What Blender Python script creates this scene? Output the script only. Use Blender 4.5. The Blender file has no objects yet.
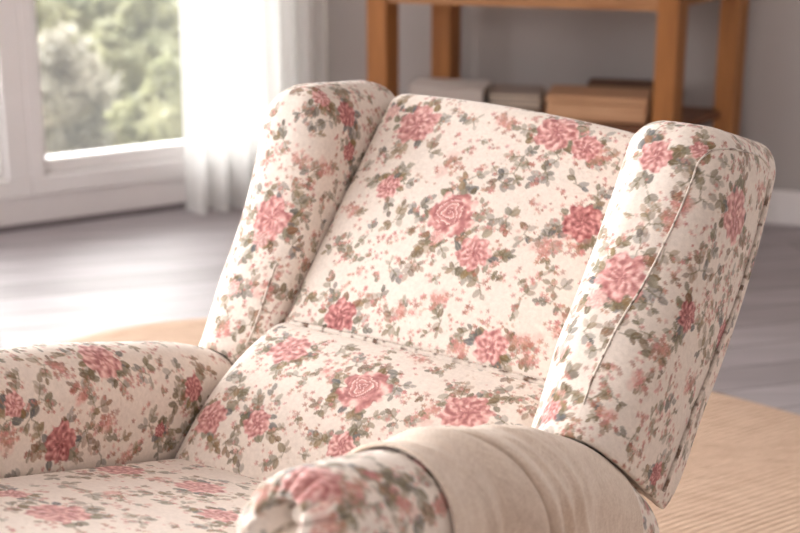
import bpy, math
import numpy as np
from mathutils import Matrix, Vector

SC = bpy.context.scene
COL = SC.collection
R = math.radians
rng = np.random.default_rng(11)

# ------------------------------------------------------------------ helpers
def mesh_obj(name, v, f, mat=None, parent=None, smooth=True, cols=None):
    v = np.asarray(v, dtype=np.float32)
    me = bpy.data.meshes.new(name)
    if isinstance(f, np.ndarray) and f.shape[1] == 4:
        n = len(f)
        me.vertices.add(len(v)); me.vertices.foreach_set('co', v.ravel())
        me.loops.add(n * 4); me.loops.foreach_set('vertex_index', f.astype(np.int32).ravel())
        me.polygons.add(n); me.polygons.foreach_set('loop_start', np.arange(0, n * 4, 4, dtype=np.int32))
        me.update(calc_edges=True); me.validate()
    else:
        me.from_pydata([tuple(map(float, p)) for p in v], [], [tuple(map(int, q)) for q in f]); me.update()
    me.polygons.foreach_set('use_smooth', np.full(len(me.polygons), smooth))
    if cols is not None:
        a = me.color_attributes.new('print', 'FLOAT_COLOR', 'POINT')
        c = np.ones((len(v), 4), np.float32); c[:, :3] = cols
        a.data.foreach_set('color', c.ravel())
    if mat: me.materials.append(mat)
    o = bpy.data.objects.new(name, me); COL.objects.link(o)
    if parent is not None: o.parent = parent
    return o

def tag(o, label=None, cat=None, group=None, kind=None):
    if label: o['label'] = label
    if cat: o['category'] = cat
    if group: o['group'] = group
    if kind: o['kind'] = kind
    return o

def empty(name, loc, rz=0.0):
    o = bpy.data.objects.new(name, None); COL.objects.link(o)
    o.location = loc; o.rotation_euler = (0, 0, rz); o.empty_display_size = .1
    return o

class MB:
    """collects boxes and tubes into one mesh"""
    def __init__(s): s.v = []; s.f = []
    def add(s, v, f):
        b = len(s.v); s.v += [tuple(map(float, p)) for p in v]; s.f += [tuple(int(i) + b for i in q) for q in f]
    def box(s, lo, hi, ch=.004, M=None):
        """box with chamfered edges"""
        lo = np.array(lo, float); hi = np.array(hi, float)
        c = (lo + hi) / 2; h = (hi - lo) / 2; ch = min(ch, h.min() * .45)
        vs = []; idx = {}
        for sx in (-1, 1):
            for sy in (-1, 1):
                for sz in (-1, 1):
                    for k in range(3):
                        p = np.array([sx, sy, sz]) * (h - ch); p[k] = (sx, sy, sz)[k] * h[k]
                        idx[(sx, sy, sz, k)] = len(vs); vs.append(p + c)
        fs = []
        for k in range(3):
            a, b = (k + 1) % 3, (k + 2) % 3
            for sk in (-1, 1):
                q = []
                for sa, sb in ((-1, -1), (1, -1), (1, 1), (-1, 1)):
                    t = [0, 0, 0]; t[k] = sk; t[a] = sa; t[b] = sb; q.append(idx[(*t, k)])
                fs.append(q if sk > 0 else q[::-1])
        for k in range(3):                                   # edge chamfers (edges along k)
            a, b = (k + 1) % 3, (k + 2) % 3
            for sa in (-1, 1):
                for sb in (-1, 1):
                    def I(sk, kk):
                        t = [0, 0, 0]; t[k] = sk; t[a] = sa; t[b] = sb; return idx[(*t, kk)]
                    q = [I(-1, a), I(1, a), I(1, b), I(-1, b)]
                    fs.append(q if sa * sb < 0 else q[::-1])
        for sx in (-1, 1):
            for sy in (-1, 1):
                for sz in (-1, 1):
                    q = [idx[(sx, sy, sz, k)] for k in range(3)]
                    fs.append(q if sx * sy * sz > 0 else q[::-1])
        vs = np.array(vs)
        if M is not None: vs = vs @ np.array(M)[:3, :3].T + np.array(M)[:3, 3]
        s.add(vs, fs)
    def tube(s, pts, r, n=8):
        v, f = tube(pts, r, n); s.add(v, f)
    def build(s, name, mat, parent=None, smooth=False):
        return mesh_obj(name, s.v, s.f, mat, parent, smooth)

def tube(pts, r, n=8):
    pts = np.asarray(pts, float); m = len(pts)
    T = np.gradient(pts, axis=0); T /= np.linalg.norm(T, axis=1)[:, None] + 1e-12
    ref = np.array([.31, .2, .93]); A = np.cross(T, ref); A /= np.linalg.norm(A, axis=1)[:, None]; B = np.cross(T, A)
    th = np.linspace(0, 2 * math.pi, n, endpoint=False)
    rr = np.broadcast_to(np.asarray(r, float), (m,))
    v = (pts[:, None] + rr[:, None, None] * (np.cos(th)[None, :, None] * A[:, None] + np.sin(th)[None, :, None] * B[:, None])).reshape(-1, 3)
    f = [(i * n + j, i * n + (j + 1) % n, (i + 1) * n + (j + 1) % n, (i + 1) * n + j) for i in range(m - 1) for j in range(n)]
    f += [tuple(range(n))[::-1], tuple(range((m - 1) * n, m * n))]
    return v, f

def lin(r, g, b):
    f = lambda c: (c / 255 / 12.92) if c / 255 <= .04045 else ((c / 255 + .055) / 1.055) ** 2.4
    return np.array([f(r), f(g), f(b)])

# ------------------------------------------------------------------ materials
class NT:
    def __init__(s, name):
        s.m = bpy.data.materials.new(name); s.m.use_nodes = True; s.t = s.m.node_tree
        s.p = s.t.nodes['Principled BSDF']; s.out = s.t.nodes['Material Output']
    def n(s, typ, **kw):
        nd = s.t.nodes.new(typ)
        for k, v in kw.items():
            if k in nd.inputs.keys() if not hasattr(nd, k) else False: nd.inputs[k].default_value = v
            else: setattr(nd, k, v)
        return nd
    def l(s, a, b): s.t.links.new(a, b)
    def ramp(s, fac, stops):
        r = s.n('ShaderNodeValToRGB'); e = r.color_ramp.elements
        while len(e) < len(stops): e.new(.5)
        for i, (p, c) in enumerate(stops): e[i].position = p; e[i].color = (*c, 1)
        s.l(fac, r.inputs[0]); return r.outputs[0]
    def noise(s, scale, detail=4, rough=.5, vec=None, dist=0):
        nd = s.n('ShaderNodeTexNoise'); nd.inputs['Scale'].default_value = scale; nd.inputs['Detail'].default_value = detail
        nd.inputs['Roughness'].default_value = rough; nd.inputs['Distortion'].default_value = dist
        if vec is not None: s.l(vec, nd.inputs['Vector'])
        return nd
    def coord(s, scale=(1, 1, 1), rot=(0, 0, 0)):
        c = s.n('ShaderNodeTexCoord'); m = s.n('ShaderNodeMapping'); m.inputs['Scale'].default_value = scale; m.inputs['Rotation'].default_value = rot
        s.l(c.outputs['Object'], m.inputs[0]); return m.outputs[0]
    def bump(s, h, strength, dist=.002):
        b = s.n('ShaderNodeBump'); b.inputs['Strength'].default_value = strength; b.inputs['Distance'].default_value = dist
        s.l(h, b.inputs['Height']); s.l(b.outputs[0], s.p.inputs['Normal']); return b
    def base(s, c): s.l(c, s.p.inputs['Base Color'])
    def rough(s, r): s.p.inputs['Roughness'].default_value = r

def m_plain(name, col, rough=.6, var=.06, scale=12, spec=.5):
    m = NT(name); m.rough(rough); c = np.array(col)
    m.base(m.ramp(m.noise(scale, 5, .55, m.coord()).outputs[0], [(.3, c * (1 - var)), (.7, np.minimum(c * (1 + var), 1))]))
    m.p.inputs['Specular IOR Level'].default_value = spec
    return m.m

def m_wood(name, dark, light, axis=0, rough=.5, scale=1.0):
    m = NT(name); m.rough(rough)
    sc = [22 * scale] * 3; sc[axis] = 1.6 * scale
    v = m.coord(tuple(sc)); nz = m.noise(1.6, 6, .6, v, 1.2)
    m.base(m.ramp(nz.outputs[0], [(.25, dark), (.5, (np.array(dark) + np.array(light)) / 2), (.78, light)]))
    m.bump(nz.outputs[0], .15, .001)
    return m.m

def m_floral():
    m = NT('floral_upholstery'); m.rough(.82)
    a = m.n('ShaderNodeAttribute'); a.attribute_name = 'print'
    v = m.coord()
    n1 = m.noise(900, 2, .5, v); n2 = m.noise(170, 4, .6, v); n3 = m.noise(24, 4, .6, v)
    tone = m.ramp(n2.outputs[0], [(.3, (.90, .89, .88)), (.7, (1.04, 1.035, 1.03))])
    mx = m.n('ShaderNodeMix'); mx.data_type = 'RGBA'; mx.blend_type = 'MULTIPLY'; mx.inputs[0].default_value = 1
    m.l(a.outputs['Color'], mx.inputs[6]); m.l(tone, mx.inputs[7]); m.base(mx.outputs[2])
    ad = m.n('ShaderNodeMath'); ad.operation = 'MULTIPLY_ADD'; ad.inputs[1].default_value = .35
    m.l(n1.outputs[0], ad.inputs[0]); m.l(n2.outputs[0], ad.inputs[2])
    ad2 = m.n('ShaderNodeMath'); ad2.operation = 'MULTIPLY_ADD'; ad2.inputs[1].default_value = 1.6
    m.l(n3.outputs[0], ad2.inputs[0]); m.l(ad.outputs[0], ad2.inputs[2])
    m.bump(ad2.outputs[0], .55, .0018)
    m.p.inputs['Sheen Weight'].default_value = .25; m.p.inputs['Sheen Roughness'].default_value = .4
    m.p.inputs['Specular IOR Level'].default_value = .3
    return m.m

def m_linen():
    m = NT('beige_linen'); m.rough(.9)
    v = m.coord()
    w1 = m.noise(1, 3, .6, m.coord((420, 60, 420))); w2 = m.noise(1, 3, .6, m.coord((60, 420, 60)))
    n = m.noise(18, 5, .65, v)
    ad = m.n('ShaderNodeMath'); ad.operation = 'ADD'; m.l(w1.outputs[0], ad.inputs[0]); m.l(w2.outputs[0], ad.inputs[1])
    ad2 = m.n('ShaderNodeMath'); ad2.operation = 'MULTIPLY_ADD'; ad2.inputs[1].default_value = .6; m.l(n.outputs[0], ad2.inputs[0]); m.l(ad.outputs[0], ad2.inputs[2])
    dv = m.n('ShaderNodeMath'); dv.operation = 'MULTIPLY'; dv.inputs[1].default_value = .385; m.l(ad2.outputs[0], dv.inputs[0])
    m.base(m.ramp(dv.outputs[0], [(.35, lin(204, 184, 168)), (.65, lin(234, 219, 205))]))
    m.bump(ad2.outputs[0], .5, .002)
    m.p.inputs['Sheen Weight'].default_value = .2; m.p.inputs['Specular IOR Level'].default_value = .2
    return m.m

def m_floor():
    m = NT('grey_oak_planks'); m.p.inputs['Specular IOR Level'].default_value = .8; m.rough(.54)
    v = m.coord((1, 1, 1), (0, 0, R(-16)))
    br = m.n('ShaderNodeTexBrick'); m.l(v, br.inputs['Vector'])
    br.inputs['Scale'].default_value = 1; br.inputs['Brick Width'].default_value = 1.5; br.inputs['Row Height'].default_value = .13
    br.inputs['Mortar Size'].default_value = .003; br.inputs['Mortar Smooth'].default_value = .3; br.offset = .37
    br.inputs['Color1'].default_value = (*lin(160, 152, 155), 1); br.inputs['Color2'].default_value = (*lin(186, 179, 183), 1)
    br.inputs['Mortar'].default_value = (*lin(112, 103, 105), 1)
    g = m.noise(1, 6, .6, m.coord((1.5, 26, 26), (0, 0, R(-16))), .8)
    tone = m.ramp(g.outputs[0], [(.3, (.8, .8, .8)), (.7, (1.1, 1.1, 1.1))])
    mx = m.n('ShaderNodeMix'); mx.data_type = 'RGBA'; mx.blend_type = 'MULTIPLY'; mx.inputs[0].default_value = 1
    m.l(br.outputs['Color'], mx.inputs[6]); m.l(tone, mx.inputs[7]); m.base(mx.outputs[2])
    m.bump(g.outputs[0], .12, .002)
    return m.m

def m_rug():
    m = NT('woven_jute'); m.rough(.95)
    v = m.coord((1, 1, 1), (0, 0, R(-32)))
    w = m.n('ShaderNodeTexWave'); w.wave_type = 'BANDS'; w.bands_direction = 'Y'; m.l(v, w.inputs['Vector'])
    w.inputs['Scale'].default_value = 20; w.inputs['Distortion'].default_value = 1.2; w.inputs['Detail'].default_value = 2; w.inputs['Detail Scale'].default_value = 2
    n = m.noise(1, 4, .6, m.coord((14, 60, 20), (0, 0, R(-32))))
    ad = m.n('ShaderNodeMath'); ad.operation = 'MULTIPLY_ADD'; ad.inputs[1].default_value = .35
    m.l(w.outputs['Fac'], ad.inputs[0]); m.l(n.outputs[0], ad.inputs[2])
    m.base(m.ramp(ad.outputs[0], [(.35, lin(184, 152, 130)), (.75, lin(218, 190, 168))]))
    m.bump(w.outputs['Fac'], .5, .006)
    m.p.inputs['Specular IOR Level'].default_value = .1
    return m.m

def m_leafy(name, dark, light):
    m = NT(name); m.rough(.6)
    c = m.ramp(m.noise(4.5, 4, .6, m.coord()).outputs[0], [(.32, dark), (.68, light)]); m.base(c)
    tr = m.n('ShaderNodeBsdfTranslucent'); m.l(c, tr.inputs[0]); x = m.n('ShaderNodeMixShader'); x.inputs[0].default_value = .45
    m.l(m.p.outputs[0], x.inputs[1]); m.l(tr.outputs[0], x.inputs[2]); m.l(x.outputs[0], m.out.inputs[0])
    return m.m

def m_curtain():
    m = NT('sheer_white_voile'); t = m.t
    d = m.n('ShaderNodeBsdfDiffuse'); tr = m.n('ShaderNodeBsdfTranslucent'); tp = m.n('ShaderNodeBsdfTransparent')
    c = m.ramp(m.noise(300, 2, .5, m.coord((1, 1, .2))).outputs[0], [(.3, (.90, .89, .88)), (.7, (.95, .945, .94))])
    m.l(c, d.inputs[0]); m.l(c, tr.inputs[0])
    a = m.n('ShaderNodeMixShader'); a.inputs[0].default_value = .55; m.l(d.outputs[0], a.inputs[1]); m.l(tr.outputs[0], a.inputs[2])
    b = m.n('ShaderNodeMixShader'); b.inputs[0].default_value = .12; m.l(a.outputs[0], b.inputs[1]); m.l(tp.outputs[0], b.inputs[2])
    m.l(b.outputs[0], m.out.inputs[0]); return m.m

def m_glass():
    m = NT('window_glass')
    tp = m.n('ShaderNodeBsdfTransparent'); g = m.n('ShaderNodeBsdfGlossy'); g.inputs['Roughness'].default_value = .02
    nz = m.ramp(m.noise(3, 2, .5, m.coord()).outputs[0], [(.3, (.95, .96, .95)), (.7, (.98, .985, .98))]); m.l(nz, tp.inputs[0])
    fr = m.n('ShaderNodeFresnel'); fr.inputs[0].default_value = 1.45
    x = m.n('ShaderNodeMixShader'); m.l(fr.outputs[0], x.inputs[0])
    du = m.n('ShaderNodeBsdfTranslucent'); du.inputs[0].default_value = (.95, .95, .95, 1); h = m.n('ShaderNodeMixShader'); h.inputs[0].default_value = .022
    m.l(tp.outputs[0], h.inputs[1]); m.l(du.outputs[0], h.inputs[2]); m.l(h.outputs[0], x.inputs[1]); m.l(g.outputs[0], x.inputs[2])
    m.l(x.outputs[0], m.out.inputs[0]); return m.m

FLORAL = m_floral(); LINEN = m_linen()
FLOOR = m_floor(); RUG = m_rug(); CURT = m_curtain(); GLASS = m_glass()
PAINT = m_plain('grey_wall_paint', lin(180, 174, 172), .85, .025, 3)
TRIMW = m_plain('white_trim_paint', lin(236, 231, 231), .5, .02, 6)
FRAMEW = m_plain('white_window_frame', lin(243, 240, 240), .4, .02, 6)
SHADELINE = m_plain('grey_shade_line', lin(120, 112, 116), .6, .03, 8)
OAK_X = m_wood('oak_along_table', lin(150, 98, 60), lin(204, 152, 106), 0)
OAK_Z = m_wood('oak_upright', lin(138, 84, 40), lin(188, 126, 68), 2)
DARKWOOD = m_wood('brown_shelf_wood', lin(92, 56, 36), lin(128, 82, 54), 0)
PALEWOOD = m_wood('pale_box_wood', lin(186, 140, 104), lin(214, 170, 134), 0)
WHITEBOX = m_plain('white_paper', lin(226, 218, 214), .7, .03, 10)
GREYBOX = m_plain('taupe_card', lin(172, 158, 150), .8, .05, 10)
BROWNBOX = m_plain('brown_card', lin(112, 78, 58), .8, .08, 10)
PAGES = m_plain('cream_pages', lin(222, 206, 188), .9, .05, 60)
LEGWOOD = m_wood('dark_leg_wood', lin(60, 36, 24), lin(96, 60, 40), 2)

# ------------------------------------------------------------------ camera (photo 800x533)
FPX = 1493.0
cam_d = bpy.data.cameras.new('camera'); cam = bpy.data.objects.new('camera', cam_d); COL.objects.link(cam)
cam_d.sensor_width = 36; cam_d.lens = 36 * FPX / 800; cam_d.clip_start = .05
cam.location = (0, 0, 1.4); cam.rotation_euler = (R(72), 0, 0)
cam_d.dof.use_dof = True; cam_d.dof.focus_distance = 1.90; cam_d.dof.aperture_fstop = 4.4; cam_d.dof.aperture_blades = 0
SC.camera = cam

# ------------------------------------------------------------------ the armchair
# chair frame: s across (towards the photo's right), b towards the chair's rear, u along its (reclined) height
YAW, TILT = 34.0, 8.0
ORG = np.array([-.0985, 1.7553, .5])
cy, sy = math.cos(R(YAW)), math.sin(R(YAW)); ct, st = math.cos(R(TILT)), math.sin(R(TILT))
def to_root(p):
    """chair coordinates -> coordinates of the chair's Empty on the floor (turned by -YAW, upright)"""
    p = np.asarray(p, float); q = np.empty_like(p)
    q[..., 0] = p[..., 0]; q[..., 1] = ct * p[..., 1] + st * p[..., 2]; q[..., 2] = -st * p[..., 1] + ct * p[..., 2] + ORG[2]
    return q
chair = empty('recliner_armchair', (ORG[0], ORG[1], 0), -R(YAW))
tag(chair, 'cream floral upholstered wingback armchair with pink roses, tilted back', 'armchair')

def smooth(x): x = np.clip(x, 0, 1); return x * x * (3 - 2 * x)
def interp(x, xs, ys):
    """monotone cubic-ish interpolation: linear then softened"""
    xs = np.asarray(xs, float); ys = np.asarray(ys, float); h = np.diff(xs); d = np.diff(ys) / h
    m = np.empty_like(ys); m[0] = d[0]; m[-1] = d[-1]; m[1:-1] = (d[1:] * h[:-1] + d[:-1] * h[1:]) / (h[1:] + h[:-1])
    x = np.asarray(x, float); i = np.clip(np.searchsorted(xs, x) - 1, 0, len(xs) - 2)
    t = (x - xs[i]) / h[i]; lo = x < xs[0]; hi = x > xs[-1]
    y = (2*t**3-3*t**2+1)*ys[i] + (t**3-2*t**2+t)*h[i]*m[i] + (-2*t**3+3*t**2)*ys[i+1] + (t**3-t**2)*h[i]*m[i+1]
    y = np.where(lo, ys[0] + (x - xs[0]) * m[0], y); return np.where(hi, ys[-1] + (x - xs[-1]) * m[-1], y)

def loft_box(W, H, L, rc, re, step=.0016):
    """closed rounded block: section W (x) by H (y) with corner radii rc at (x0y0, x1y0, x1y1, x0y1), length L (z), end radii re=(start,end).
    Centred section x in 0..W, y in 0..H, z in 0..L."""
    def cnt(l): return max(3, int(l / step))
    def section(o):
        w0, w1, h0, h1 = o, W - o, o, H - o
        if w1 < w0: w0 = w1 = W / 2
        if h1 < h0: h0 = h1 = H / 2
        r = [max(q - o, 0) for q in rc]; m = min(w1 - w0, h1 - h0) / 2; r = [min(q, m) for q in r]
        pts = []
        corners = [((w0, h0), (1, 1), math.pi), ((w1, h0), (-1, 1), 1.5 * math.pi), ((w1, h1), (-1, -1), 0.0), ((w0, h1), (1, -1), .5 * math.pi)]
        C = []
        for k, ((cx, cy_), (dx, dy), a0) in enumerate(corners):
            n = max(3, int(rc[k] * math.pi / 2 / step))
            a = a0 + np.linspace(0, math.pi / 2, n)
            C.append(np.stack([cx + dx * r[k] + r[k] * np.cos(a), cy_ + dy * r[k] + r[k] * np.sin(a)], 1))
        side = [W - rc[0] - rc[1], H - rc[1] - rc[2], W - rc[2] - rc[3], H - rc[3] - rc[0]]
        for k in range(4):
            pts.append(C[k]); a = C[k][-1]; b = C[(k + 1) % 4][0]
            t = np.linspace(0, 1, cnt(max(side[k], 0)) + 1)[1:-1, None]
            pts.append(a + (b - a) * t)
        return np.concatenate(pts)
    offs = []; mx = min(W, H) / 2
    def cap(r):
        a = np.linspace(0, math.pi / 2, max(3, int(r * math.pi / 2 / step)))
        cur = [(r * (1 - math.sin(x)), r * (1 - math.cos(x))) for x in a]       # (offset, z) from the flat end ... z=0 at a=0
        cur = [(o, z) for o, z in cur]
        flat = [(o, 0.0) for o in np.linspace(mx, r, max(3, int((mx - r) / (step * 1.3))))[:-1]] if mx - r > 1e-5 else []
        return flat + cur
    c0, c1 = cap(re[0]), cap(re[1])
    rings = c0 + [(0.0, z) for z in np.linspace(re[0], L - re[1], cnt(L - re[0] - re[1]))[1:-1]] + [(o, L - z) for o, z in c1[::-1]]
    V = []
    for o, z in rings:
        s2 = section(min(o, mx)); V.append(np.column_stack([s2, np.full(len(s2), z)]))
    n = len(V[0]); m = len(V); V = np.concatenate(V)
    i = np.arange(m - 1)[:, None]; j = np.arange(n)[None]; j2 = (j + 1) % n
    F = np.stack([i * n + j, i * n + j2, (i + 1) * n + j2, (i + 1) * n + j], -1).reshape(-1, 4)
    return V, F

def vnormals(V, F):
    a, b, c, d = (V[F[:, k]] for k in range(4))
    fn = np.cross(c - a, d - b); N = np.zeros_like(V)
    for k in range(4): np.add.at(N, F[:, k], fn)
    return N / (np.linalg.norm(N, axis=1)[:, None] + 1e-12)

PARTS = {}          # name -> [V in chair coordinates, F]
def orient(V, F):
    """flip the winding if the faces look inwards"""
    a, b, c, d = (V[F[:, k]] for k in range(4)); fn = np.cross(c - a, d - b); ctr = V.mean(0)
    return F if np.sum(fn * ((a + c) / 2 - ctr)) > 0 else F[:, ::-1]

# backrest panel
EB = np.array([.597, .803]); NB = np.array([-.803, .597])        # (b, u) along the lean / towards the sitter
def backrest():
    W, H, L = .465, .10, .505
    V, F = loft_box(W, H, L, (.03, .03, .034, .034), (.03, .03))
    x, y, z = V.T; a = x - .06; s = z - .255
    cr = (1 - (s / .262) ** 2).clip(0) ; ca = np.sin(np.clip((a + .06) / .50, 0, 1) * math.pi) ** .7
    f = y / H
    t = (y - H) + f * (.030 * cr * ca + .008 * cr * np.clip(a / .4, 0, 1))
    a = a + (.004 * cr - .012 * s / .25) * np.clip(a / .4, 0, 1) ** 2
    b = .213 + EB[0] * a + NB[0] * t - .04 * s * 0; u = .178 + EB[1] * a + NB[1] * t
    return np.column_stack([s, b, u]), F
# lumbar cushion
def lumbar():
    W, H, L = .335, .13, .520
    V, F = loft_box(W, H, L, (.045, .035, .045, .05), (.045, .045))
    x, y, z = V.T; a = x - .045; s = z - .266; f = y / H
    e = np.array([.788, .615]); n = np.array([-.615, .788])
    q = np.clip((a + .045) / .335, 0, 1)
    cr = (1 - (s / .275) ** 2).clip(0)
    t = (y - H) + f * (.034 * np.sin(q * math.pi) + .020 * cr * np.sin(q * math.pi) ** .6 - .012)
    return np.column_stack([s, -.014 + e[0] * a + n[0] * t, .014 + e[1] * a + n[1] * t]), F
# seat cushion
def seat():
    W, H, L = .70, .15, .516
    V, F = loft_box(W, H, L, (.03, .03, .03, .045), (.03, .03), .0019)
    x, y, z = V.T; b = x - .63; s = z - .262; f = y / H
    cr = (1 - (s / .27) ** 2).clip(0)
    u = (y - H) - .155 * b + f * (.016 * cr * np.sin(np.clip(x / W, 0, 1) * math.pi) ** .5)
    return np.column_stack([s, b, u + .006]), F
ARM = {1: dict(b=[-.60, -.5, -.42, -.336, -.242, -.1, -.03, .05, .1, .15, .21], u=[.252, .256, .250, .239, .225, .203, .184, .152, .124, .092, .050], c=.330, W=.140, H=.165, L=.725, b0=-.535),
       -1: dict(b=[-.64, -.5, -.36, -.26, -.16, -.045, .088, .145, .18, .23], u=[.246, .228, .204, .187, .177, .160, .136, .118, .10, .07], c=-.334, W=.138, H=.19, L=.85, b0=-.612)}
def arm_top(side, s, b, gap=0):
    A = ARM[side]; r = A['W'] / 2; q = r + gap; d = np.clip(np.abs(s - A['c']), 0, r * .97)
    return interp(b, A['b'], A['u']) - r + np.sqrt(q * q - d * d)
# wings: x front->rear, y thickness, z height
def wing(side):
    T, D, L = .137, .27, .40
    V, F = loft_box(D, T, L, (.055, .022, .022, .062), (.012, (.038 if side > 0 else .066)))
    x, y, z = V.T; fx = x / D; fz = z / L
    if side > 0:
        Fb = interp(fz, [0, .25, .5, .75, 1], [.022, .092, .154, .208, .262]); Fu = interp(fz, [0, .5, 1], [.178, .35, .534])
        Rb = interp(fz, [0, .2, .5, .8, 1], [.208, .284, .386, .462, .494]); Ru = interp(fz, [0, .25, .5, 1], [.06, .135, .245, .496])
    else:
        Fb = interp(fz, [0, .25, .5, .75, 1], [.15, .190, .236, .258, .266]); Fu = interp(fz, [0, .5, 1], [.10, .31, .510])
        Rb = interp(fz, [0, .2, .5, .8, 1], [.235, .29, .385, .472, .530]); Ru = interp(fz, [0, .25, .5, 1], [.05, .135, .25, .514])
    yy = y / T
    Fu0, Ru0 = (.178, .06) if side > 0 else (.10, .05)
    puff = .010 * np.sin(np.clip(fz, 0, 1) * math.pi) * np.sin(np.clip(fx, 0, 1) * math.pi)
    sv = .246 + y + puff * (2 * yy - 1) * np.where(yy > .5, 1, .3)
    b = Fb + (Rb - Fb) * fx; u = Fu + (Ru - Fu) * fx
    if side < 0: sv = -.250 - (y + puff * (2 * yy - 1) * np.where(yy > .5, 1, .3)) * .92
    # the bottom hugs the round top of the arm
    ub = arm_top(side, sv, b, .0062 if side > 0 else .002); k = smooth(1 - fz / .3)
    base = (Fu0 + (Ru0 - Fu0) * fx); u = u + k * np.where(fz < .3, ub - base, 0)
    return np.column_stack([sv, b, u]), F
# arms: rolled bolsters; z along the arm from the front end
def arm(side):
    A = ARM[side]; W, H, L = A['W'], A['H'], A['L']
    V, F = loft_box(W, H, L, (.05, .05, W / 2 - 1e-4, W / 2 - 1e-4), (.050, .03))
    x, y, z = V.T
    # gathered front end: pleats running to a button
    hc = .037 if side > 0 else .07; sc = np.stack([x - W / 2, y - (H - hc)], 1); rad = np.hypot(*sc.T); th = np.arctan2(sc[:, 1], sc[:, 0])
    w = smooth((.055 - z) / .05) * smooth((rad - .006) / .02)
    pl = np.abs(np.cos(6.5 * th + .6 * np.sin(3 * th))) ** .6
    dz = -.007 * w * (pl - .6) + smooth((.02 - z) / .02) * (.060 * np.exp(-(rad / .0185) ** 4) - .016 * np.clip(1 - (rad / .07) ** 2, 0, 1))
    b = A['b0'] + z + dz
    s = A['c'] + (x - W / 2) + .004 * w * sc[:, 0] / (rad + 1e-4) * (pl - .6)
    u = interp(b, A['b'], A['u']) + (y - H) + .004 * w * sc[:, 1] / (rad + 1e-4) * (pl - .6)
    return np.column_stack([s, b, u]), F

for nm, key, fn in (('backrest', 'backrest', backrest), ('lumbar_cushion', 'lumbar', lumbar), ('seat_cushion', 'seat', seat),
                    ('wing', 'wing_r', lambda: wing(1)), ('wing', 'wing_l', lambda: wing(-1)),
                    ('armrest', 'arm_r', lambda: arm(1)), ('armrest', 'arm_l', lambda: arm(-1))):
    V, F = fn(); F = orient(V, F); PARTS[key] = (nm, V, F)

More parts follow.
